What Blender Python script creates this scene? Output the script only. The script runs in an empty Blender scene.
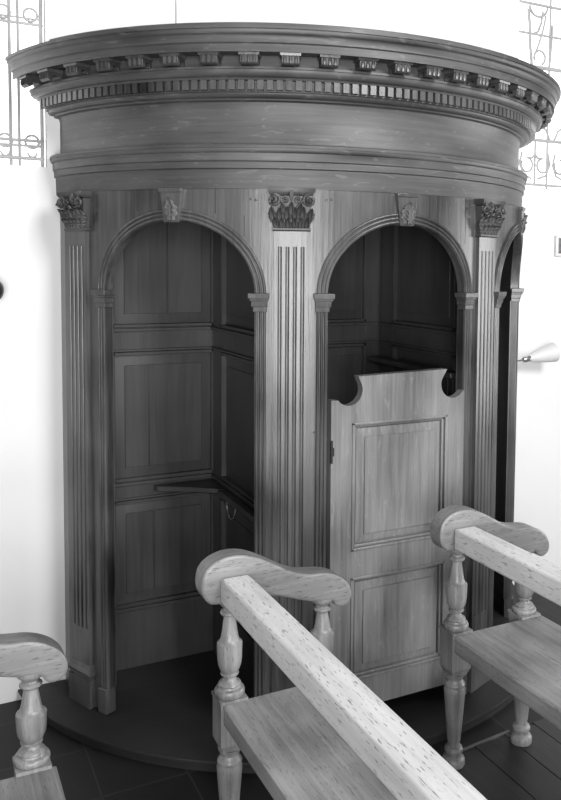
import bpy, math, random
from mathutils import Vector, Matrix
random.seed(7)
C = bpy.context.scene.collection
rad = math.radians
# ------------------------------------------------------------------ plan of the bowed confessional
R, YC = 1.0744, 0.2096          # arcade face radius, centre lies behind the wall plane (y = 0)
ZST = 0.045                     # top of its low step
ZA = 1.960                      # underside of the architrave
DOORC, SIDEC, HALF = 0.0, 43.85, 15.4
ZIMP, RISE = 1.605, 0.248
PILS = (-67.2, -21.95, 22.1, 67.6)

def cp(phi, r, z):
    a = rad(phi)
    return Vector((r*math.sin(a), YC - r*math.cos(a), z))

# ------------------------------------------------------------------ mesh builder
class MB:
    def __init__(s): s.v = []; s.f = []
    def add(s, vs, fs):
        b = len(s.v); s.v += [Vector(p) for p in vs]; s.f += [tuple(b+i for i in f) for f in fs]
    def box(s, x0, x1, y0, y1, z0, z1, fn=None):
        p = [(x0,y0,z0),(x1,y0,z0),(x1,y1,z0),(x0,y1,z0),(x0,y0,z1),(x1,y0,z1),(x1,y1,z1),(x0,y1,z1)]
        if fn: p = [fn(*q) for q in p]
        s.add(p, [(0,3,2,1),(4,5,6,7),(0,1,5,4),(1,2,6,5),(2,3,7,6),(3,0,4,7)])
    def frustum(s, a, b):       # a, b: two quads (4 points each)
        s.add(list(a)+list(b), [(3,2,1,0),(4,5,6,7),(0,1,5,4),(1,2,6,5),(2,3,7,6),(3,0,4,7)])
    def lathe(s, prof, c=(0,0,0), n=24, axis=None, square=False):
        vs = []; fs = []
        ax = axis or (Vector((1,0,0)), Vector((0,1,0)), Vector((0,0,1)))
        for (r, z) in prof:
            for k in range(n):
                t = 2*math.pi*k/n
                vs.append(Vector(c) + ax[0]*r*math.cos(t) + ax[1]*r*math.sin(t) + ax[2]*z)
        m = len(prof)
        for i in range(m-1):
            for k in range(n):
                k2 = (k+1) % n
                fs.append((i*n+k, i*n+k2, (i+1)*n+k2, (i+1)*n+k))
        fs.append(tuple(range(n-1, -1, -1))); fs.append(tuple((m-1)*n+k for k in range(n)))
        s.add(vs, fs)
    def loft(s, rings, closed=True, caps=True):
        n = len(rings[0]); vs = [p for r in rings for p in r]; fs = []
        for i in range(len(rings)-1):
            for k in range(n if closed else n-1):
                k2 = (k+1) % n
                fs.append((i*n+k, i*n+k2, (i+1)*n+k2, (i+1)*n+k))
        if caps and closed:
            fs.append(tuple(range(n-1,-1,-1))); fs.append(tuple((len(rings)-1)*n+k for k in range(n)))
        s.add(vs, fs)
    def tube(s, pts, r, n=8):
        pts = [Vector(p) for p in pts]; rings = []
        up = Vector((0.31,0.52,0.79)).normalized()
        for i, p in enumerate(pts):
            d = (pts[min(i+1,len(pts)-1)] - pts[max(i-1,0)]).normalized()
            a = d.cross(up).normalized(); b = d.cross(a)
            rr = r[i] if isinstance(r, (list,tuple)) else r
            rings.append([p + a*rr*math.cos(2*math.pi*k/n) + b*rr*math.sin(2*math.pi*k/n) for k in range(n)])
        s.loft(rings)
    def extrude(s, poly, f0, f1):
        a = [f0(*p) for p in poly]; b = [f1(*p) for p in poly]
        n = len(poly)
        s.add(a+b, [tuple(range(n-1,-1,-1)), tuple(range(n,2*n))] + [(k,(k+1)%n,n+(k+1)%n,n+k) for k in range(n)])
    def build(s, name, mat, parent=None, loc=None, angle=32, bevel=0, seg=2):
        me = bpy.data.meshes.new(name)
        off = Vector(loc) if loc else Vector((0,0,0))
        me.from_pydata([tuple(p) for p in s.v], [], s.f); me.validate()
        import bmesh
        bm = bmesh.new(); bm.from_mesh(me); bmesh.ops.recalc_face_normals(bm, faces=bm.faces); bm.to_mesh(me); bm.free()
        for p in me.polygons: p.use_smooth = True
        me.set_sharp_from_angle(angle=rad(angle))
        me.materials.append(mat)
        o = bpy.data.objects.new(name, me); C.objects.link(o); o.location = off
        if parent: o.parent = parent
        if bevel:
            m = o.modifiers.new('bevel', 'BEVEL'); m.width = bevel; m.segments = seg; m.limit_method = 'ANGLE'; m.angle_limit = rad(35)
        return o

def tag(o, label, cat, group=None):
    o['label'] = label; o['category'] = cat
    if group: o['group'] = group
    return o
def thing(name, label, cat, loc=(0,0,0), group=None):
    o = bpy.data.objects.new(name, None); C.objects.link(o); o.location = loc; o.empty_display_size = .1
    return tag(o, label, cat, group)
def struct(o):
    o['kind'] = 'structure'; return o

# ------------------------------------------------------------------ materials
def nd(nt, t, **kw):
    n = nt.nodes.new(t)
    for k, v in kw.items(): setattr(n, k, v)
    return n
def wood(name, dark, light, grain, rough=.42, bump=.12, pores=0., fleck=0., spec=.5, fine=60., mott=1.0, coat=0.):
    m = bpy.data.materials.new(name); m.use_nodes = True; nt = m.node_tree; L = nt.links
    b = nt.nodes['Principled BSDF']
    tc = nd(nt,'ShaderNodeTexCoord')
    def noise(sc_long, sc_cross, detail=4., rgh=.6, dist=0.):
        mp = nd(nt,'ShaderNodeMapping')
        sc = [sc_cross]*3
        for ax in grain: sc[ax] = sc_long
        mp.inputs['Scale'].default_value = sc
        L.new(tc.outputs['Object'], mp.inputs['Vector'])
        n = nd(nt,'ShaderNodeTexNoise'); n.inputs['Scale'].default_value = 1.; n.inputs['Detail'].default_value = detail
        n.inputs['Roughness'].default_value = rgh; n.inputs['Distortion'].default_value = dist
        L.new(mp.outputs[0], n.inputs['Vector']); return n.outputs['Fac']
    g1 = noise(fine*.035, fine, 5., .65, .4)       # streaks
    g2 = noise(1.2, 7., 3., .5, 1.)                # broad figure
    g3 = noise(3., 4., 2., .5, 0.)                 # mottling
    mix = nd(nt,'ShaderNodeMath', operation='MULTIPLY_ADD'); L.new(g2, mix.inputs[0]); mix.inputs[1].default_value = .8
    L.new(g1, mix.inputs[2])
    mm = nd(nt,'ShaderNodeMath', operation='MULTIPLY_ADD'); L.new(g3, mm.inputs[0]); mm.inputs[1].default_value = mott; L.new(mix.outputs[0], mm.inputs[2])
    tot = (.5*.8+.5+.5*mott)
    rp = nd(nt,'ShaderNodeMapRange'); rp.inputs['From Min'].default_value = tot-.30-.1*mott; rp.inputs['From Max'].default_value = tot+.30+.1*mott
    L.new(mm.outputs[0], rp.inputs['Value'])
    col = nd(nt,'ShaderNodeMix', data_type='RGBA')
    col.inputs['A'].default_value = (dark,dark,dark,1); col.inputs['B'].default_value = (light,light,light,1)
    L.new(rp.outputs[0], col.inputs['Factor'])
    out = col.outputs['Result']
    if pores:
        pz = noise(34., 270., 2., .5, 0.)
        pr = nd(nt,'ShaderNodeMapRange'); pr.inputs['From Min'].default_value = .61; pr.inputs['From Max'].default_value = .68
        pr.inputs['To Max'].default_value = pores
        L.new(pz, pr.inputs['Value'])
        c2 = nd(nt,'ShaderNodeMix', data_type='RGBA'); c2.inputs['B'].default_value = (dark*.28,)*3+(1,)
        L.new(pr.outputs[0], c2.inputs['Factor']); L.new(out, c2.inputs['A']); out = c2.outputs['Result']
    if fleck:                                      # medullary flecks of quarter-sawn oak
        fz = noise(7., 34., 3., .6, 2.5)
        fr = nd(nt,'ShaderNodeMapRange'); fr.inputs['From Min'].default_value = .60; fr.inputs['From Max'].default_value = .67
        fr.inputs['To Max'].default_value = fleck
        L.new(fz, fr.inputs['Value'])
        c3 = nd(nt,'ShaderNodeMix', data_type='RGBA'); c3.inputs['B'].default_value = (min(1,light*1.9),)*3+(1,)
        L.new(fr.outputs[0], c3.inputs['Factor']); L.new(out, c3.inputs['A']); out = c3.outputs['Result']
    L.new(out, b.inputs['Base Color'])
    b.inputs['Roughness'].default_value = rough
    b.inputs['Specular IOR Level'].default_value = spec
    if coat:
        b.inputs['Coat Weight'].default_value = coat; b.inputs['Coat Roughness'].default_value = .28
    bp = nd(nt,'ShaderNodeBump'); bp.inputs['Strength'].default_value = bump; bp.inputs['Distance'].default_value = .004
    L.new(g1, bp.inputs['Height']); L.new(bp.outputs[0], b.inputs['Normal'])
    return m
def plain(name, v, rough=.6, noise_amt=0., scale=8., metal=0., bump=0.):
    m = bpy.data.materials.new(name); m.use_nodes = True; nt = m.node_tree; L = nt.links
    b = nt.nodes['Principled BSDF']; b.inputs['Roughness'].default_value = rough; b.inputs['Metallic'].default_value = metal; b.inputs['Specular IOR Level'].default_value = .5 if rough < .85 else .1
    tc = nd(nt,'ShaderNodeTexCoord'); n = nd(nt,'ShaderNodeTexNoise'); n.inputs['Scale'].default_value = scale; n.inputs['Detail'].default_value = 5
    L.new(tc.outputs['Object'], n.inputs['Vector'])
    r = nd(nt,'ShaderNodeMapRange'); r.inputs['From Min'].default_value = .25; r.inputs['From Max'].default_value = .75
    r.inputs['To Min'].default_value = v*(1-noise_amt); r.inputs['To Max'].default_value = min(1, v*(1+noise_amt))
    L.new(n.outputs['Fac'], r.inputs['Value']); L.new(r.outputs[0], b.inputs['Base Color'])
    if bump:
        bp = nd(nt,'ShaderNodeBump'); bp.inputs['Strength'].default_value = bump; bp.inputs['Distance'].default_value = .003
        L.new(n.outputs['Fac'], bp.inputs['Height']); L.new(bp.outputs[0], b.inputs['Normal'])
    return m

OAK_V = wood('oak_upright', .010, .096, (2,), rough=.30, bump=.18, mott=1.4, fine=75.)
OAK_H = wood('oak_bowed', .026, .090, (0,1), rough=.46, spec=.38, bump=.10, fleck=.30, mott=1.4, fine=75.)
OAK_IN = wood('oak_inside_shaded', .012, .042, (2,), rough=.42, bump=.12, mott=1.2)  # darker copy of the oak; the bays' shade is put into its colour
OAK_CARVED = wood('oak_carved', .016, .055, (2,), rough=.48, bump=.15, mott=.9)
OAK_LEAF = wood('oak_leaf_carving', .03, .10, (2,), rough=.55, spec=.3, bump=.12)
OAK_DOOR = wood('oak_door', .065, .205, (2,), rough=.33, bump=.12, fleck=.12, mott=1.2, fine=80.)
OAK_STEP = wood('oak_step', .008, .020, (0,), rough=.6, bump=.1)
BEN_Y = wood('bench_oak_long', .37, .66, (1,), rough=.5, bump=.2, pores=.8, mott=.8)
BEN_S = wood('bench_oak_seat', .065, .32, (1,), rough=.46, bump=.16, pores=.45, mott=1.6)
BEN_X = wood('bench_oak_arm', .055, .235, (0,), rough=.42, bump=.2, pores=.6, mott=1.2)
BEN_Z = wood('bench_oak_turned', .085, .32, (2,), rough=.40, bump=.16, pores=.4, mott=1.3)
BOARD = wood('floor_board_wood', .018, .045, (1,), rough=.6, bump=.2)
PLASTER = plain('white_plaster', .625, .9, .025, 3., bump=.05)
LEAD = plain('window_lead', .32, .6, .2, 20.)  # lead greyed lighter; the window's haze is put into its colour
IRON = plain('haze_toned_iron', .30, .6, .1, 20.)  # iron toned pale, with the glare of the window in its colour
FRAMEW = plain('pale_frame', .55, .5, .1, 30.)
PICT = plain('dark_print', .10, .4, .8, 60.)
SHADE = plain('white_shade', .56, .45, .02, 5.)
CHROME = plain('bright_metal', .6, .25, .02, 5., metal=.9)
DARKM = plain('dark_metal', .02, .3, .2, 10.)

def tile_mat():
    m = bpy.data.materials.new('dark_tiles'); m.use_nodes = True; nt = m.node_tree; L = nt.links
    b = nt.nodes['Principled BSDF']; tc = nd(nt,'ShaderNodeTexCoord')
    mp = nd(nt,'ShaderNodeMapping'); mp.inputs['Location'].default_value = (1.034, .755, 0)
    L.new(tc.outputs['Object'], mp.inputs['Vector'])
    br = nd(nt,'ShaderNodeTexBrick'); br.offset = 0; br.squash = 1
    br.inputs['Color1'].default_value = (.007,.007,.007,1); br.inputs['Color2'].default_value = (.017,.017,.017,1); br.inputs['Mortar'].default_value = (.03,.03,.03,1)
    br.inputs['Scale'].default_value = 1; br.inputs['Brick Width'].default_value = .28; br.inputs['Row Height'].default_value = .30
    br.inputs['Mortar Size'].default_value = .004; br.inputs['Mortar Smooth'].default_value = .3
    L.new(mp.outputs[0], br.inputs['Vector'])
    n = nd(nt,'ShaderNodeTexNoise'); n.inputs['Scale'].default_value = 9; n.inputs['Detail'].default_value = 6; L.new(tc.outputs['Object'], n.inputs['Vector'])
    mx = nd(nt,'ShaderNodeMix', data_type='RGBA', blend_type='MULTIPLY'); mx.inputs['Factor'].default_value = .6
    L.new(br.outputs['Color'], mx.inputs['A']); L.new(n.outputs['Fac'], mx.inputs['B'])
    L.new(mx.outputs['Result'], b.inputs['Base Color']); b.inputs['Roughness'].default_value = .62
    bp = nd(nt,'ShaderNodeBump'); bp.inputs['Strength'].default_value = .3; bp.inputs['Distance'].default_value = .003; bp.invert = True
    L.new(br.outputs['Fac'], bp.inputs['Height']); L.new(bp.outputs[0], b.inputs['Normal'])
    return m
TILE = tile_mat()
def glass_mat(strength):
    m = bpy.data.materials.new('daylit_glass'); m.use_nodes = True; nt = m.node_tree; L = nt.links
    for n in list(nt.nodes):
        if n.type != 'OUTPUT_MATERIAL': nt.nodes.remove(n)
    e = nd(nt,'ShaderNodeEmission'); e.inputs['Strength'].default_value = strength
    tc = nd(nt,'ShaderNodeTexCoord'); n = nd(nt,'ShaderNodeTexNoise'); n.inputs['Scale'].default_value = 5
    L.new(tc.outputs['Object'], n.inputs['Vector'])
    r = nd(nt,'ShaderNodeMapRange'); r.inputs['To Min'].default_value = .85; r.inputs['To Max'].default_value = 1.
    L.new(n.outputs['Fac'], r.inputs['Value']); L.new(r.outputs[0], e.inputs['Color'])
    L.new(e.outputs[0], nt.nodes['Material Output'].inputs['Surface'])
    return m
GLASS = glass_mat(3.2)

# ------------------------------------------------------------------ the room
WY = .004
WINL = (-2.05, -1.072, 2.066, 3.6)
WINR = (1.172, 2.15, 2.112, 3.6)
mb = MB()
mb.box(-3.2, WINL[0], WY, .30, 0, 4.2)
mb.box(WINL[0], WINL[1], WY, .30, 0, WINL[2]); mb.box(WINL[0], WINL[1], WY, .30, WINL[3], 4.2)
mb.box(WINL[1], WINR[0], WY, .30, 0, 4.2)
mb.box(WINR[0], WINR[1], WY, .30, 0, WINR[2]); mb.box(WINR[0], WINR[1], WY, .30, WINR[3], 4.2)
mb.box(WINR[1], 3.4, WY, .30, 0, 4.2)
struct(mb.build('wall_back', PLASTER))
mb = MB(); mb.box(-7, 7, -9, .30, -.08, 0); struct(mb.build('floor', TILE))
mb = MB()
x = .045
while x < 2.4:
    w = .142
    mb.box(x, x+w-.003, -3.9, -1.086+.09*(x-.146), 0.0005, .008); x += w
struct(mb.build('floor_boards', BOARD, bevel=.001, seg=1))
mb = MB(); mb.box(.115, .36, -.006, .006, .0005, .0092)
o = struct(mb.build('trim_1', plain('worn_edge', .15, .5, .2, 20.), loc=(0,0,0)))
o.location = (.0, -1.098+.003, 0); o.rotation_euler = (0,0,math.atan(.09))
mb = MB(); mb.box(-.574, -.566, -.006, WY+.002, 2.3, 4.2); struct(mb.build('trim_2', PLASTER, bevel=.002))
# windows: daylit pane, leading, inside a plastered reveal
def window(nm, W, bars, lead):
    root = bpy.data.objects.new(nm, None); C.objects.link(root); root.location = ((W[0]+W[1])/2, WY, W[2]); root['kind'] = 'structure'
    L0 = Vector(root.location)
    g = MB(); g.box(W[0], W[1], .05, .062, W[2], W[3]); 
    for v in g.v: v -= L0
    g.build('glass', GLASS, root)
    b = MB(); bars(b)
    for v in b.v: v -= L0
    b.build('leading', lead, root)
LY = .035
def ring(b, x, z, r, t=.004, a0=0, a1=360, sx=1.):
    b.tube([(x+sx*r*math.cos(rad(a)), LY, z+r*math.sin(rad(a))) for a in [a0+(a1-a0)*i/20 for i in range(21)]], t, 6)
def barsL(b):
    # pixel-read positions converted to the wall plane just behind y = 0
    for (x, t) in ((-1.084,.008),(-1.165,.006),(-1.195,.007),(-1.245,.006),(-1.34,.006),(-1.42,.005),(-1.50,.006)):
        b.tube([(x,LY,W0+.002) for W0 in (WINL[2], WINL[3]-.01)], t, 6)
    for (z, t) in ((2.098,.007),(2.145,.005),(2.165,.006),(2.60,.006),(2.62,.004),(3.05,.006)):
        b.tube([(WINL[0]+.004,LY,z),(WINL[1]-.004,LY,z)], t, 6)
    for z in (2.155, 2.628):
        for x in (-1.12,-1.215,-1.28,-1.38,-1.46):
            ring(b, x, z+.006, .024, .005)
    for z in (2.12,):
        for x in (-1.12,-1.215,-1.28): ring(b, x, z, .016, .004, 180, 360)
def barsR(b):
    for (z, t) in ((2.135,.007),(2.365,.009),(2.735,.011),(2.90,.007),(3.05,.008)):
        b.tube([(WINR[0]+.004,LY,z),(WINR[1]-.004,LY,z)], t, 6)
    for x in (1.182, 1.40, 1.62, 1.84):
        b.tube([(x,LY,WINR[2]+.004),(x,LY,WINR[3]-.01)], .006, 6)
    for k in range(4):
        x0 = 1.30+.22*k
        for sg in (-1, 1):          # paired C-scrolls either side of a stem, with tendrils
            ring(b, x0+.02+sg*.052, 2.235, .036, .006, 90, 90+sg*300)
            b.tube([(x0+.02,LY,2.29),(x0+.02+sg*.02,LY,2.272),(x0+.02+sg*.052,LY,2.271)], .006, 6)
            b.tube([(x0+.02+sg*.085,LY,2.30),(x0+.02+sg*.10,LY,2.24),(x0+.02+sg*.075,LY,2.185),(x0+.02+sg*.02,LY,2.165)], .006, 6)
            b.tube([(x0+.02+sg*.10,LY,2.36),(x0+.02+sg*.07,LY,2.42),(x0+.02+sg*.02,LY,2.45),(x0+.02,LY,2.50)], .006, 6)
        b.tube([(x0+.02,LY,2.14),(x0+.02,LY,2.36)], .006, 6)
        b.tube([(x0-.045,LY,3.02),(x0-.035,LY,2.95),(x0-.03,LY,2.85),(x0-.015,LY,2.74)], .008, 6)
        b.tube([(x0+.05,LY,3.02),(x0+.04,LY,2.96),(x0+.02,LY,2.915),(x0-.012,LY,2.90)], .007, 6)
        b.tube([(x0+.07,LY,3.0),(x0+.055,LY,2.93),(x0+.03,LY,2.86),(x0+.005,LY,2.80)], .006, 6)
        b.tube([(x0+.115,LY,2.96),(x0+.11,LY,2.85),(x0+.10,LY,2.74)], .007, 6)
        ring(b, x0+.035, 2.785, .036, .006, -60, 210); ring(b, x0+.02, 3.05, .06, .007, 190, 350)
window('window_1', WINL, barsL, LEAD); window('window_2', WINR, barsR, IRON)

# ------------------------------------------------------------------ the confessional
conf = thing('confessional', 'tall bow-fronted oak confessional with arched bays and carved cornice against the white wall', 'confessional')
def part(mb, name, mat, parent=None, **kw): return mb.build(name, mat, parent or conf, **kw)

def path(r, phic, n=96):
    """plan line at radius r: an arc to +-phic, then straight back to the wall"""
    lim = min(phic, math.degrees(math.acos(YC/r)))
    pts = [cp(-lim + 2*lim*i/n, r, 0) for i in range(n+1)]
    a = Vector((pts[0].x, 0, 0)); b = Vector((pts[-1].x, 0, 0))
    if abs(pts[0].y) > 1e-4: pts = [a]+pts+[b]
    else: pts = [pts[0].copy()]+pts+[pts[-1].copy()]
    return pts
def revolve(mb, prof, phic):
    P = [path(r, phic) for r, z in prof]; n = len(P[0])
    rings = [[Vector((P[j][i].x, P[j][i].y, prof[j][1])) for j in range(len(prof))] for i in range(n)]
    mb.loft(rings)
def arcs(r0, r1, z, n=6, conc=False):
    """quarter curve between (r0,z0) and (r1,z1)"""
    (z0, z1) = z; out = []
    for i in range(n+1):
        t = i/n*math.pi/2
        if conc: out.append((r0+(r1-r0)*(1-math.cos(t)), z0+(z1-z0)*math.sin(t)))
        else:    out.append((r0+(r1-r0)*math.sin(t), z0+(z1-z0)*(1-math.cos(t))))
    return out

# step
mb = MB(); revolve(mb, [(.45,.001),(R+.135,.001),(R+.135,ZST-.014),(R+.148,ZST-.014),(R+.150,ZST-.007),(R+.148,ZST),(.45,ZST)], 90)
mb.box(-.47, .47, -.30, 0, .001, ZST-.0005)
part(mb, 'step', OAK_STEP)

# arcade shell (the curved board the three arches are cut in)
SH = 73.0; T = .026
ARCH = [(-SIDEC, HALF), (DOORC, HALF-.15), (SIDEC, HALF)]
def archz(phi, c, h):
    t = max(-1, min(1, (phi-c)/h)); return ZIMP + RISE*math.sqrt(max(0, 1-t*t))
mb = MB()
edges = []
cur = -SH
for c, h in ARCH:
    edges.append(('pier', cur, c-h)); edges.append(('arch', c, h)); cur = c+h
edges.append(('pier', cur, SH))
for e in edges:
    if e[0] == 'pier':
        n = max(2, int((e[2]-e[1])/1.5)); ph = [e[1]+(e[2]-e[1])*i/n for i in range(n+1)]; zl = [ZST]*(n+1)
    else:
        n = 40; ph = [e[1]-e[2]*math.cos(math.pi*i/n) for i in range(n+1)]; zl = [archz(p, e[1], e[2]) for p in ph]
    rings = [[cp(p,R,z), cp(p,R,ZA+.02), cp(p,R-T,ZA+.02), cp(p,R-T,z)] for p, z in zip(ph, zl)]
    mb.loft(rings, caps=(e[0]=='pier'))
for sgn in (-1, 1):             # straight returns to the wall
    a = cp(sgn*SH, R, 0); mb.box(min(a.x, a.x-sgn*T), max(a.x, a.x-sgn*T), a.y, 0, ZST, ZA+.02)
part(mb, 'arcade_wall', OAK_V, angle=25)

# in-plane sweep on the curved face:  s in degrees, w = relief
def sweep_face(mb, pts, prof, offs):
    """pts: (phi,z) centre line; offs: unit outward offsets (dphi_m, dz); prof: (o, w)"""
    k = 180/math.pi/R
    rings = [[cp(p[0]+o*d[0]*k, R+w, p[1]+o*d[1]) for o, w in prof] for p, d in zip(pts, offs)]
    mb.loft(rings)
REED = [(0,-.03),(0,.004)]
W3 = .0133
for q in range(3):
    for i in range(7):
        t = math.pi*i/6; REED.append((W3*q+.001+(W3-.002)*(1-math.cos(t))/2, .004+.0075*math.sin(t)))
REED += [(3*W3,.004),(3*W3,-.003)]
for c, h in ARCH:
    mb = MB(); n = 48; k = R*math.pi/180; pts = []; offs = []
    for i in range(n+1):
        t = math.pi*i/n
        pts.append((c-h*math.cos(t), ZIMP+RISE*math.sin(t)))
        d = Vector((-math.cos(t)*RISE, math.sin(t)*h*k)).normalized(); offs.append((d.x, d.y))
    sweep_face(mb, pts, REED, offs); part(mb, 'archivolt', OAK_V)
    for sgn in (-1, 1):
        mb = MB(); e = c+sgn*h
        sweep_face(mb, [(e, .135),(e, 1.55)], REED, [(sgn,0)]*2)
        part(mb, 'reeded_jamb', OAK_V)
        mb = MB(); a, b = sorted((e+sgn*.0*1, e+sgn*.046/k))
        mb.frustum([cp(p, r, ZST) for p, r in ((a,R+.018),(b,R+.018),(b,R-.002),(a,R-.002))], [cp(p, r, .138) for p, r in ((a,R+.018),(b,R+.018),(b,R-.002),(a,R-.002))])
        part(mb, 'jamb_block', OAK_V, bevel=.003)
        # impost: stepped moulding, projecting into the opening
        mb = MB()
        for (z0, z1, inn, out, w0, w1) in ((1.545,1.562,.005,.042,.013,.016),(1.562,1.582,.010,.044,.017,.022),(1.582,1.590,.015,.047,.024,.026),(1.590,1.608,.020,.050,.028,.031)):
            a = e - sgn*inn/k; b = e + sgn*out/k
            def quad(z, w): return [cp(a,R+w,z), cp(b,R+w,z), cp(b,R-.002,z), cp(a,R-T,z)]
            mb.frustum(quad(z0,w0), quad(z1,w1))
        part(mb, 'impost', OAK_V, bevel=.0015, seg=2)

# face-local mapping for carved pieces: u (m, tangential), z, w (relief)
def face(phi0):
    k = 180/math.pi/R
    return lambda u, z, w: cp(phi0+u*k, R+w, z)

def scroll_pts(cx, cz, r0, turns, sgn, n=40, w0=.03, w1=.045):
    out = []
    for i in range(n+1):
        t = i/n; a = math.pi/2 + sgn*t*turns*2*math.pi; r = r0*(1-.82*t)
        out.append((cx+r*math.cos(a), cz+r*math.sin(a), w0+(w1-w0)*t))
    return out
def leaf(mb, fn, u, z0, h, wd, w0, curl, n=9, lean=0.):
    """an acanthus leaf: lobed outline, hollow centre rib, tip curling outward"""
    rows = []
    for i in range(n+1):
        t = i/n
        half = wd*(.55+.5*math.sin(math.pi*min(1,t*1.05)))*(1-.55*t**4)*(1+.16*math.cos(t*math.pi*7))*.5
        if t > .93: half *= .55
        ww = w0 + .006*t + curl*t**3.2
        zz = z0 + h*(t - .12*max(0,t-.8)*5*(t-.8)*5*.5)
        uu = u + lean*t
        rows.append([fn(uu+half*q, zz - abs(q)*.004, ww + .006*(1-abs(q)) - .005*(abs(q)<.01) + .003*(1 if abs(abs(q)-.5)<.01 else 0)) for q in (-1,-.5,0,.5,1)] +
                    [fn(uu+half*q, zz - abs(q)*.004, ww-.005) for q in (1,0,-1)])
    mb.loft(rows)
    for j, rr in ((2,.0014),(1,.0010),(3,.0010)):
        mb.tube([rw[j] for rw in rows[:-1]], rr, 5)

for phi in PILS:
    F = face(phi); HW = .0572
    # fluted shaft
    prof = [(-HW,-.002),(-HW,.015)]
    for c in (-.0375,-.0125,.0125,.0375):
        prof += [(c-.0066,.015)] + [(c-.0066*math.cos(math.pi*i/6), .015-.0042*math.sin(math.pi*i/6)) for i in range(1,6)] + [(c+.0066,.015)]
    prof += [(HW,.015),(HW,-.002)]
    flat = [(u, min(w,.015) if w < 0 else .015) for u, w in prof]
    mid = [(u, w if w < 0 else .015-(.015-w)*.6) for u, w in prof]
    mb = MB()
    for za, zb, pf in ((.198,.340,flat),(.340,1.766,prof),(1.766,1.825,flat)):
        mb.loft([[F(u,z,w) for u, w in pf] for z in (za, zb)])
    pil = part(mb, 'pilaster', OAK_V, angle=40)
    mb = MB()                   # moulded base on a plinth
    bs = [(ZST,.068,.026),(.150,.068,.026),(.151,.064,.021),(.160,.064,.021),(.166,.069,.027),(.174,.070,.029),(.182,.068,.026),(.186,.063,.021),(.196,.061,.019),(.203,.0585,.017)]
    mb.loft([[F(-h,z,-.002),F(-h,z,w),F(h,z,w),F(h,z,-.002)] for z, h, w in bs])
    part(mb, 'pilaster_base', OAK_V)
    # capital
    mb = MB()
    bell = [(1.818,.060,.020),(1.822,.064,.025),(1.828,.064,.025),(1.832,.058,.018),(1.86,.060,.022),(1.90,.064,.028),(1.935,.070,.034)]
    mb.loft([[F(-h,z,-.002),F(-h,z,w),F(h,z,w),F(h,z,-.002)] for z, h, w in bell])
    cap = part(mb, 'capital', OAK_CARVED)
    mb = MB()
    top = []
    for z, g in ((1.938,-.003),(1.944,.001),(1.950,.004),(1.960,.004)):
        row = [F(-.072-g,z,-.002)]
        for i in range(13):
            u = -1+2*i/12; row.append(F(u*(.072+g), z, .024+g+.018*u*u))
        row.append(F(.072+g,z,-.002)); top.append(row)
    mb.loft(top); part(mb, 'abacus', OAK_CARVED, cap)
    for sgn in (-1, 1):
        mb = MB()
        sp = scroll_pts(sgn*.057, 1.921, .0205, 1.6, sgn, w0=.036, w1=.052)
        mb.tube([F(*p) for p in sp], [.0055]*30+[.0055+.0004*i for i in range(11)], 8)
        mb.tube([F(sgn*.012,1.892,.028),F(sgn*.030,1.912,.033),F(sgn*.042,1.932,.038),F(sgn*.057,1.941,.038)], [.004,.005,.0055,.0055], 8)
        part(mb, 'volute', OAK_CARVED, cap)
        mb = MB()
        sp = scroll_pts(sgn*.018, 1.922, .012, 1.3, -sgn, n=28, w0=.034, w1=.042)
        mb.tube([F(*p) for p in sp], .0036, 7); part(mb, 'helix', OAK_CARVED, cap)
    lvs = [(-.050+.020*i, 1.831, .034, .022, .021-.003*(abs(i-2.5)>2), .013, (i-2.5)*.0016) for i in range(6)]
    lvs += [(-.060+.024*i, 1.852, .050-.004*(i%2), .026, .0235, .017, (i-2.5)*.002) for i in range(6)]
    lvs += [(0,1.872,.046,.022,.030,.010,0),(-.024,1.880,.034,.016,.030,.010,-.008),(.024,1.880,.034,.016,.030,.010,.008)]
    for (u, z0, h, wd, w0, curl, ln) in lvs:
        mb = MB(); leaf(mb, F, u, z0, h, wd, w0, curl, lean=ln); part(mb, 'acanthus_leaf', OAK_CARVED, cap)
    mb = MB()
    mb.loft([[F(-h,z,.018),F(-h*.6,z,w),F(h*.6,z,w),F(h,z,.018)] for z, h, w in ((1.918,.003,.034),(1.930,.009,.038),(1.944,.012,.034),(1.954,.007,.032))])
    part(mb, 'fleuron', OAK_CARVED, cap)

# keystones with a carved leaf
for c, h in ARCH:
    F = face(c); mb = MB()
    mb.loft([[F(-b,z,-.04 if z<1.9 else -.002),F(-b,z,w),F(b,z,w),F(b,z,-.04 if z<1.9 else -.002)] for z, b, w in ((1.845,.027,.014),(1.850,.029,.016),(1.945,.040,.018),(1.948,.042,.022),(1.9595,.0425,.024))])
    ks = part(mb, 'keystone', OAK_V, bevel=.002)
    mb = MB(); leaf(mb, F, 0, 1.856, .076, .050, .017, .010, n=14)
    mb.tube([F(0,1.852,.021),F(0,1.875,.026),F(0,1.90,.028)], [.003,.003,.002], 6)
    for sg in (-1,1):
        for zz in (1.868,1.884,1.90):
            mb.tube([F(0,zz-.006,.025),F(sg*.011,zz+.006,.026),F(sg*.021,zz+.012,.023)], [.003,.0028,.001], 6)
    part(mb, 'carved_leaf', OAK_LEAF, ks)

# pegs of the joints in the spandrels
for (ph, z) in ((-29.2,1.925),(-28.3,1.922),(-15.6,1.926),(-14.7,1.928),(-63.0,1.93),(15.9,1.925),(29.9,1.925),(-17.6,1.13),(-17.1,1.12)):
    F = face(ph); mb = MB()
    mb.lathe([(.0045,-.001),(.0045,.0012),(.003,.002)], F(0,z,0), 10, (Vector((math.cos(rad(ph)),math.sin(rad(ph)),0)), Vector((0,0,1)), Vector((math.sin(rad(ph)),-math.cos(rad(ph)),0))))
    part(mb, 'peg', OAK_CARVED)

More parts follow.
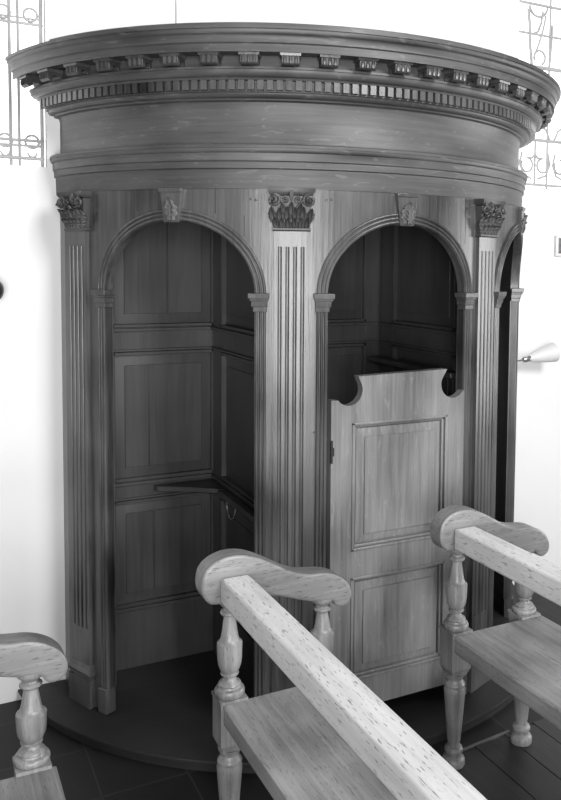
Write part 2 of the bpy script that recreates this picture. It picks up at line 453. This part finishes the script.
JOINT = plain('joint_dark', .012, .9, .2, 30.)  # near-black strips laid along the board joints
for (ph, z0, z1) in ((-35.7,1.875,ZA),(15.4,1.79,ZA),(37.2,1.89,ZA),(-51.5,1.885,ZA),(-30.4,1.80,1.87)):
    F = face(ph); mb = MB(); mb.box(-.0008,.0008,z0,z1,-.001,.0004, lambda u,z,w: F(u,z,w)); part(mb, 'board_joint', JOINT)

# entablature
mb = MB()
revolve(mb, [(R-T,ZA),(R+.003,ZA),(R+.004,2.0245),(R+.0075,2.0255),(R+.0105,2.0275),(R+.0105,2.0485),(R+.014,2.0505),(R+.0155,2.052),(R+.0155,2.0765)]
        + arcs(R+.016,R+.024,(2.078,2.093)) + [(R+.026,2.0935),(R+.026,2.103),(R+.018,2.1065),(R-.010,2.108),(R-T,2.108)], 75)
part(mb, 'architrave', OAK_H, angle=40)
mb = MB()
revolve(mb, [(R-T,2.107),(R-.012,2.107),(R-.014,2.112),(R-.0145,2.235),(R-.011,2.249),(R-.006,2.252),(R-T,2.252)], 75)
part(mb, 'frieze', OAK_H, angle=40)
mb = MB()                       # bed mould, then the plain band the dentils stand on
revolve(mb, [(R-T,2.250),(R-.004,2.250),(R+.002,2.253),(R+.004,2.258)] + arcs(R+.006,R+.026,(2.258,2.273)) + [(R+.034,2.274),(R+.034,2.312),(R-T,2.312)], 76)
part(mb, 'bed_moulding', OAK_H, angle=40)
mb = MB(); k = -77.0
while k < 77.2:
    a, b = k-.52, k+.52
    mb.frustum([cp(p, r, 2.2775) for p, r in ((a,R+.054),(b,R+.054),(b,R+.030),(a,R+.030))], [cp(p, r, 2.3085) for p, r in ((a,R+.054),(b,R+.054),(b,R+.030),(a,R+.030))])
    k += 1.605
part(mb, 'dentil_band', OAK_V, angle=20)
mb = MB()
revolve(mb, [(R-T,2.309),(R+.054,2.309),(R+.057,2.313)] + arcs(R+.058,R+.080,(2.315,2.337)) + [(R+.084,2.338),(R+.084,2.345),(R+.062,2.346),(R+.062,2.386),(R-T,2.386)], 78)
part(mb, 'upper_bed_moulding', OAK_H, angle=40)
mb = MB()                       # corona and cyma
revolve(mb, [(R-T,2.384),(R+.126,2.384),(R+.128,2.380),(R+.133,2.380),(R+.133,2.404),(R+.136,2.407),(R+.139,2.408),(R+.139,2.414)]
        + arcs(R+.139,R+.146,(2.414,2.432),5,True) + arcs(R+.146,R+.154,(2.432,2.446),5) + [(R+.158,2.447),(R+.158,2.457),(R+.150,2.459),(R-T,2.459)], 80)
part(mb, 'cornice', OAK_H, angle=35)
mb = MB()
n = 90; rings = []
for i in range(n+1):
    p = -64.2 + (64.2+76)*i/n
    rings.append([cp(p,R-.02,2.457),cp(p,R+.150,2.457),cp(p,R+.150,2.464),cp(p,R+.147,2.4665),cp(p,R-.02,2.4665)])
mb.loft(rings); part(mb, 'top_fillet', OAK_H, angle=40)
# modillions: scrolled brackets under the corona
for k in [-76.2,-68.6,-60.8,-53.7,-47.4,-41.3,-35.0,-28.7,-22.3,-16.2,-10.1,-4.1,1.7,7.2,12.7,18.4]+[24.3+6.1*i for i in range(9)]:
    F = face(k); mb = MB(); hw = .026
    pr_ = [(.062,2.341)]
    pr_ += [(.066+.010*math.sin(math.pi*i/6), 2.338+.017*(i/6)) for i in range(1,6)]
    pr_ += [(.078,2.3615),(.088,2.364),(.098,2.361)]
    pr_ += [(.107-.011*math.cos(math.pi*i/8), 2.3555-.0115*math.sin(math.pi*i/8)) for i in range(0,9)]
    pr_ += [(.119,2.366),(.119,2.374),(.062,2.374)]
    mb.extrude(pr_, lambda w, z: F(-hw, z, w), lambda w, z: F(hw, z, w))
    mo = part(mb, 'modillion', OAK_CARVED, bevel=.0015, seg=1)
    mb = MB(); mb.frustum([F(-.030,2.372,.062),F(-.030,2.372,.123),F(.030,2.372,.123),F(.030,2.372,.062)], [F(-.032,2.385,.062),F(-.032,2.385,.126),F(.032,2.385,.126),F(.032,2.385,.062)])
    part(mb, 'modillion_cap', OAK_V, mo, bevel=.001, seg=1)
    mb = MB()
    for u in (-.016,0,.016): mb.tube([F(u,2.350,.118),F(u,2.358,.1195),F(u,2.366,.119),F(u,2.372,.1195)], [.005,.0058,.0058,.005], 6)
    part(mb, 'modillion_reeding', OAK_V, mo)
# lid inside the cornice
mb = MB(); rr = R+.10; lim = math.degrees(math.acos(YC/rr))
poly = [cp(-lim+2*lim*i/60, rr, 0) for i in range(61)]
mb.extrude([(p.x, p.y) for p in poly], lambda x,y: Vector((x,y,2.40)), lambda x,y: Vector((x,y,2.415)))
part(mb, 'ceiling_board', OAK_IN)

# panelling: u along, z up, n out of the surface
def panelling(mb, fn, u0, u1, pu0, pu1, top, joints=(None,.3,.6), ledges=True):
    """frame and fielded panels; fn(u, n, z) -> point"""
    def bx(a,b,n0,n1,z0,z1): mb.box(a,b,n0,n1,z0,z1,fn)
    bx(u0,u1,0,.008,ZST,top)
    rows = ((.305,.745),(.825,1.348),(1.448,1.93))
    bx(u0,pu0,.008,.024,ZST,top); bx(pu1,u1,.008,.024,ZST,top)
    zprev = ZST
    for a, b in rows:
        bx(pu0,pu1,.008,.024,zprev,a); zprev = b
    bx(pu0,pu1,.008,.024,zprev,top)
    for (a, b), j in zip(rows, joints):
        m = .052
        fa, fb = pu0+m, pu1-m
        spans = [(fa,fb)] if j is None else [(fa, fa+(fb-fa)*j-.0015), (fa+(fb-fa)*j+.0015, fb)]
        q0 = [(pu0+.004,.008,a+.004),(pu1-.004,.008,a+.004),(pu1-.004,.008,b-.004),(pu0+.004,.008,b-.004)]
        q1 = [(fa-.002,.016,a+m),(fb+.002,.016,a+m),(fb+.002,.016,b-m),(fa-.002,.016,b-m)]
        mb.frustum([fn(*p) for p in q0], [fn(*p) for p in q1])
        for s0, s1 in spans: bx(s0,s1,.015,.020,a+m+.002,b-m-.002)
        for (e0,e1,f0,f1) in ((pu0,pu1,a,a+.012),(pu0,pu1,b-.012,b),(pu0,pu0+.012,a,b),(pu1-.012,pu1,a,b)):
            bx(e0,e1,.008,.030,f0,f1)
        if ledges: bx(u0,u1,.024,.036,a-.016,a-.004); bx(u0,u1,.024,.033,b+.003,b+.012)
PX = .402
def back(u, n, z): return Vector((u, -n-.001, z))
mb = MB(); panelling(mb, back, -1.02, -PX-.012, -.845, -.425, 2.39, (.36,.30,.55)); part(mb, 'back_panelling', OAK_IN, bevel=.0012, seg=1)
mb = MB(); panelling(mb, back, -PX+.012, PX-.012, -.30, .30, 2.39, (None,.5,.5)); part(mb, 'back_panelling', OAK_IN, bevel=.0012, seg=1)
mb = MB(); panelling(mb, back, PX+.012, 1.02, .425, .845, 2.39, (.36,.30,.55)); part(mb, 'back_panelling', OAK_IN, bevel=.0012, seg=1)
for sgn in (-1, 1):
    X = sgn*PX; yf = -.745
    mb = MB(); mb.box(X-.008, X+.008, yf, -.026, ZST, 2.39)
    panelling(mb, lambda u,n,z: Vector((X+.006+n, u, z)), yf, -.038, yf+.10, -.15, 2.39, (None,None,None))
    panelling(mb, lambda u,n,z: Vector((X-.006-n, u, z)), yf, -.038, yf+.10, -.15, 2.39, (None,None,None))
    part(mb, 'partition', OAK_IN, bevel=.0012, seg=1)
# elbow shelf across the corner of the open bay, with its thin curved bracket
mb = MB()
mb.extrude([(-.44,-.04),(-.685,-.04),(-.675,-.062),(-.56,-.13),(-.44,-.225),(-.44,-.235)], lambda x,y: Vector((x,y,.778)), lambda x,y: Vector((x,y,.800)))
mb.box(-.475,-.44,-.62,-.225,.778,.800)
sh = part(mb, 'elbow_shelf', OAK_IN, bevel=.003)
mb = MB(); mb.tube([(-.445,-.30+.055*math.cos(rad(a)),.775+.075*math.sin(rad(a))) for a in range(180,361,12)], .003, 6); part(mb, 'shelf_bracket', CHROME, sh)
mb = MB(); mb.box(PX-.10, PX-.036, -.72, -.045, 1.268, 1.290); part(mb, 'arm_shelf', OAK_IN, bevel=.003)

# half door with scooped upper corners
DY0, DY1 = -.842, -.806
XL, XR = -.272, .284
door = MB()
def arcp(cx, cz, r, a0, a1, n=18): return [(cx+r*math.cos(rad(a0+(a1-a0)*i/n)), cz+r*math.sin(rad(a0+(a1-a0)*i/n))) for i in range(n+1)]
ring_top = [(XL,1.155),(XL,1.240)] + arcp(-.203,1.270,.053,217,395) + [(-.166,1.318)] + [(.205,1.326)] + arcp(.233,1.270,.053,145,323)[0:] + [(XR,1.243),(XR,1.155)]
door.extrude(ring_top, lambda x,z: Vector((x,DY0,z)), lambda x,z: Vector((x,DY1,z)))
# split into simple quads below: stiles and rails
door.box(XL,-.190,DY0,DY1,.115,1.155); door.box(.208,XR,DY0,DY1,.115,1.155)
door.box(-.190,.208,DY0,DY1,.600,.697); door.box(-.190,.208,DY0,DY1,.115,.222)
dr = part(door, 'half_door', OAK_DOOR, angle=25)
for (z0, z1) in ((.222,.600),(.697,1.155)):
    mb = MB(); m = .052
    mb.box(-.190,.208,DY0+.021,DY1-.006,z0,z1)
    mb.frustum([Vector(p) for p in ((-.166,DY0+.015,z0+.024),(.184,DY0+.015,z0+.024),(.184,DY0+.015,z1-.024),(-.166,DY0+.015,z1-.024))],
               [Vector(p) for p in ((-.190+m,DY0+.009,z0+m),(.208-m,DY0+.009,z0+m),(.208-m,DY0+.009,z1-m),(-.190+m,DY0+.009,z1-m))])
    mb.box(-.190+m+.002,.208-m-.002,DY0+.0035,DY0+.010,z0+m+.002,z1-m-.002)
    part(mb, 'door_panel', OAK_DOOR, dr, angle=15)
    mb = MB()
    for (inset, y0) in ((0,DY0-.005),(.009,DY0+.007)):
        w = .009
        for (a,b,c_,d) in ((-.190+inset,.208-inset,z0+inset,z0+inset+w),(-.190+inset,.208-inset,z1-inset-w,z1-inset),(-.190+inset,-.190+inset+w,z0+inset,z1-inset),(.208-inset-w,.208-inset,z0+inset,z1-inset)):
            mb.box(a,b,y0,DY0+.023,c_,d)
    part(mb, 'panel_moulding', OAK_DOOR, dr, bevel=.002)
mb = MB(); mb.box(XL-.002, XL+.006, DY0-.003, DY0+.004, 1.02, 1.10); mb.box(XL, XL+.012, DY0-.002, DY0+.003, 1.045, 1.075)
part(mb, 'latch_plate', DARKM, dr)

# ------------------------------------------------------------------ benches
BAL = [(.030,0),(.040,.001),(.043,.008),(.043,.016),(.040,.022),(.033,.025),(.031,.030),(.033,.034),(.030,.039),(.021,.045),(.017,.053),(.017,.058),
       (.026,.062),(.0265,.066),(.022,.069),(.028,.078),(.033,.092),(.0352,.112),(.0358,.135),(.0362,.150),(.0358,.157),(.033,.160),(.029,.163),(.0255,.172),(.0225,.190),(.0195,.212),(.0168,.232),
       (.0165,.238),(.024,.241),(.027,.245),(.027,.249),(.024,.253),(.0175,.256),(.017,.261),(.024,.268),(.031,.276),(.036,.286),(.037,.296)]
LEG = [(.037,0),(.039,.004),(.039,.020),(.035,.028),(.026,.034),(.026,.040),(.031,.046),(.032,.056),(.029,.063),(.021,.068),(.020,.076),(.023,.090),(.028,.15),(.033,.21),(.0365,.255),(.037,.268),(.034,.276),(.034,.279),(.036,.283),(.035,.288),(.029,.294),(.026,.302),(.030,.312),(.034,.322)]
ARMP = [(-.045,.760),(-.066,.764),(-.082,.780),(-.090,.805),(-.089,.835),(-.080,.858),(-.060,.876),(-.030,.888),(.005,.891),(.045,.884),(.085,.867),(.125,.845),(.165,.822),(.205,.805),(.245,.798),(.280,.794),(.312,.785),(.342,.768),(.364,.745),(.374,.720),(.371,.698),(.357,.684),(.338,.680),(.322,.688),(.315,.700),(.297,.705),(.255,.712),(.205,.726),(.160,.742),(.110,.757),(.060,.766),(.015,.768),(-.020,.762)]
def smooth_closed(P, n=3):
    for _ in range(1):
        Q = []
        for i in range(len(P)):
            p0, p1, p2, p3 = [P[(i+j-1) % len(P)] for j in range(4)]
            for k in range(n):
                t = k/n
                Q.append(tuple(.5*((2*p1[a])+(-p0[a]+p2[a])*t+(2*p0[a]-5*p1[a]+4*p2[a]-p3[a])*t*t+(-p0[a]+3*p1[a]-3*p2[a]+p3[a])*t**3) for a in (0,1)))
        P = Q
    return P
ARMP = smooth_closed(ARMP)
LEN = 1.95
BW = .292                       # post to post, across the seat
ZB = .468                       # seat height
FSC = (.711-ZB)/(.767-ZB)       # the front balusters are shorter
def make_bench(label, loc):
    b = thing('church_bench', label, 'bench', loc, 'oak benches drawn up to the confessional')
    # origin: foot of the back post at the near-confessional end; the bench runs along -y
    mb = MB()
    yA, yB = .008, -LEN-.008
    mb.box(-.030, BW+.050, yB+.030, -.030, ZB-.058, ZB)
    mb.box(-.033, BW+.053, yB+.028, -.028, ZB-.012, ZB-.001)
    mb.build('seat', BEN_S, b, bevel=.004, seg=3)
    mb = MB()
    mb.box(.03,BW-.03,-.028,-.006,ZB-.085,ZB-.030); mb.box(.03,BW-.03,-LEN+.006,-LEN+.028,ZB-.085,ZB-.030)
    mb.build('seat_rail', BEN_S, b, bevel=.003)
    mb = MB()
    mb.box(-.040,.044,-LEN+.037,-.036,.764,.834)
    mb.build('back_rail', BEN_Y, b, bevel=.007, seg=3)
    for yy in (0, -LEN):
        for xx, back_ in ((0, True), (BW, False)):
            mb = MB(); mb.lathe(LEG, (xx,yy,0), 24)
            # the square block at seat level, its lower arris rounded off
            h = .038
            for z0, z1, h0, h1 in ((.318,.345,.026,h),(.345,ZB+.001,h,h),(ZB+.001,ZB+.010,.041,.041)):
                mb.frustum([(xx-h0,yy-h0,z0),(xx+h0,yy-h0,z0),(xx+h0,yy+h0,z0),(xx-h0,yy+h0,z0)], [(xx-h1,yy-h1,z1),(xx+h1,yy-h1,z1),(xx+h1,yy+h1,z1),(xx-h1,yy+h1,z1)])
            mb.build('leg', BEN_Z, b, angle=40)
            mb = MB(); sc = 1. if back_ else FSC
            mb.lathe([(r, ZB+.010+z*sc*.975) for r, z in BAL], (xx,yy,0), 28)
            mb.build('baluster', BEN_Z, b, angle=40)
        mb = MB(); n = len(ARMP); rings = []
        for (yo, ins) in ((-.036,.010),(-.0345,.004),(-.030,0),(.030,0),(.0345,.004),(.036,.010)):
            cx = sum(p[0] for p in ARMP)/n
            ring_ = []
            for i, p in enumerate(ARMP):
                a = ARMP[i-1]; c = ARMP[(i+1) % n]; t = Vector((c[0]-a[0], c[1]-a[1])).normalized()
                nx, nz = t.y, -t.x   # inward for this winding
                ring_.append(Vector((p[0]+nx*ins, yy+yo, p[1]+nz*ins)))
            rings.append(ring_)
        mb.loft(rings); mb.build('armrest', BEN_X, b, angle=38)
    return b
make_bench('pale oak bench whose scrolled arm stands before the half door, on floorboards', (.060,-1.136,.0085))
make_bench('pale oak bench with pitted rail running up to the central fluted pilaster', (-.758,-1.190,.001))
make_bench('oak bench before the bare white wall, only its arm end and seat corner showing', (-1.588,-1.275,.001))

# ------------------------------------------------------------------ small things on the wall
lamp = thing('wall_lamp', 'white cone-shaded lamp sticking out beside the confessional, above the benches', 'lamp', (1.215,WY,1.24))
def lrel(mb): 
    for v in mb.v: v -= Vector(lamp.location)
    return mb
A = Vector((1.172,-.10,1.240)); B = Vector((1.362,-.10,1.270)); d = (B-A).normalized(); s1 = Vector((0,1,0)); s2 = d.cross(s1).normalized()
mb = MB(); L_ = (B-A).length
mb.lathe([(.017,.03),(.023,.05),(.033,.09),(.044,.15),(.050,L_),(.048,L_),(.042,.15),(.030,.09),(.014,.05)], A, 32, (s1,s2,d)); lrel(mb).build('lamp_shade', SHADE, lamp)
mb = MB(); mb.lathe([(.006,-.012),(.013,-.008),(.017,.0),(.018,.03),(.014,.045)], A, 20, (s1,s2,d)); lrel(mb).build('lamp_holder', CHROME, lamp)
mb = MB(); mb.tube([A-d*.01, A-d*.02+Vector((0,.02,-.004)), Vector((1.15,-.04,1.235)), Vector((1.15,WY,1.235))], .005, 8)
mb.lathe([(.024,0),(.024,.008),(.010,.014)], Vector((1.15,WY,1.235)), 20, (Vector((1,0,0)),Vector((0,0,1)),Vector((0,-1,0)))); lrel(mb).build('lamp_arm', CHROME, lamp)
pf = thing('picture_frame', 'small pale-framed picture hung on the white wall above the lamp', 'picture', (1.495,WY,1.820))
mb = MB()
for a,b_,c_,d_ in ((-.058,.058,.040,.054),(-.058,.058,-.054,-.040),(-.058,-.040,-.040,.040),(.040,.058,-.040,.040)): mb.box(a,b_,-.016,-.001,c_,d_)
mb.build('frame', FRAMEW, pf, bevel=.002)
mb = MB(); mb.box(-.040,.040,-.008,-.001,-.040,.040); mb.build('print', PICT, pf)
kb = thing('wall_mount_peg', 'round dark ball-ended peg fixed to the white wall below the window', 'peg', (-1.285,WY,1.600))
mb = MB(); ax = (Vector((1,0,0)),Vector((0,0,1)),Vector((0,-1,0)))
mb.lathe([(.016,.040)]+[(.048*math.sin(rad(a)), .085-.048*math.cos(rad(a))) for a in range(25,180,10)]+[(.001,.133)], (0,0,0), 32, ax); mb.build('peg_ball', DARKM, kb)
mb = MB(); mb.lathe([(.030,0),(.030,.006),(.012,.012),(.012,.045)], (0,0,0), 24, ax); mb.build('peg_stem', DARKM, kb)

# ------------------------------------------------------------------ light
def area(name, loc, aim, sx, sy, power):
    l = bpy.data.lights.new(name, 'AREA'); l.shape = 'RECTANGLE'; l.size = sx; l.size_y = sy; l.energy = power
    o = bpy.data.objects.new(name, l); C.objects.link(o); o.location = loc
    o.rotation_euler = (Vector(aim)-Vector(loc)).to_track_quat('-Z','Y').to_euler(); return o
area('south_window_light', (.7,-5.0,4.0), (0,-.6,1.4), 1.8, 1.5, 300)
area('added_sheen_light', (-2.2,-5.5,1.5), (-.4,-.8,1.5), 1.8, 2.4, 310)  # added unseen lamp behind the camera, for the sheen on the central pilaster
area('added_side_light', (5.6,-2.2,1.5), (.3,-.8,1.4), 2.0, 2.6, 170)  # added unseen lamp, brightens the right-hand pilaster and spandrel
w = bpy.data.worlds.new('World'); bpy.context.scene.world = w; w.use_nodes = True
nt = w.node_tree; bg = nt.nodes['Background']
tc = nd(nt,'ShaderNodeTexCoord'); sx = nd(nt,'ShaderNodeSeparateXYZ'); nt.links.new(tc.outputs['Generated'], sx.inputs[0])
mr = nd(nt,'ShaderNodeMapRange'); mr.inputs['From Min'].default_value = .0; mr.inputs['From Max'].default_value = .9
mr.inputs['To Min'].default_value = .08; mr.inputs['To Max'].default_value = 1.1
nt.links.new(sx.outputs['Z'], mr.inputs['Value']); nt.links.new(mr.outputs[0], bg.inputs['Strength'])

# ------------------------------------------------------------------ camera
cam = bpy.data.cameras.new('camera'); co = bpy.data.objects.new('camera', cam); C.objects.link(co)
f, ppx, ppy = 835.16, 368.70, 319.77
pitch, yaw, roll = -.0655, .4985, .0114
cyw, syw, cpi, spi = math.cos(yaw), math.sin(yaw), math.cos(pitch), math.sin(pitch)
fw = Vector((syw*cpi, cyw*cpi, spi)); rt = Vector((cyw,-syw,0)); up = rt.cross(fw)
rt2 = rt*math.cos(roll)+up*math.sin(roll); up2 = -rt*math.sin(roll)+up*math.cos(roll)
M = Matrix((rt2, up2, -fw)).transposed().to_4x4(); M.translation = Vector((-1.5258,-3.4074,1.7078))
co.matrix_world = M
cam.sensor_fit = 'VERTICAL'; cam.sensor_height = 24; cam.lens = f/800*24
cam.shift_x = (280.5-ppx)/800; cam.shift_y = (ppy-400)/800
cam.clip_start = .05
sc = bpy.context.scene; sc.camera = co
vs = sc.view_settings; vs.view_transform = 'Standard'; vs.look = 'None'; vs.gamma = 1; vs.use_curve_mapping = False; vs.exposure = 0.0
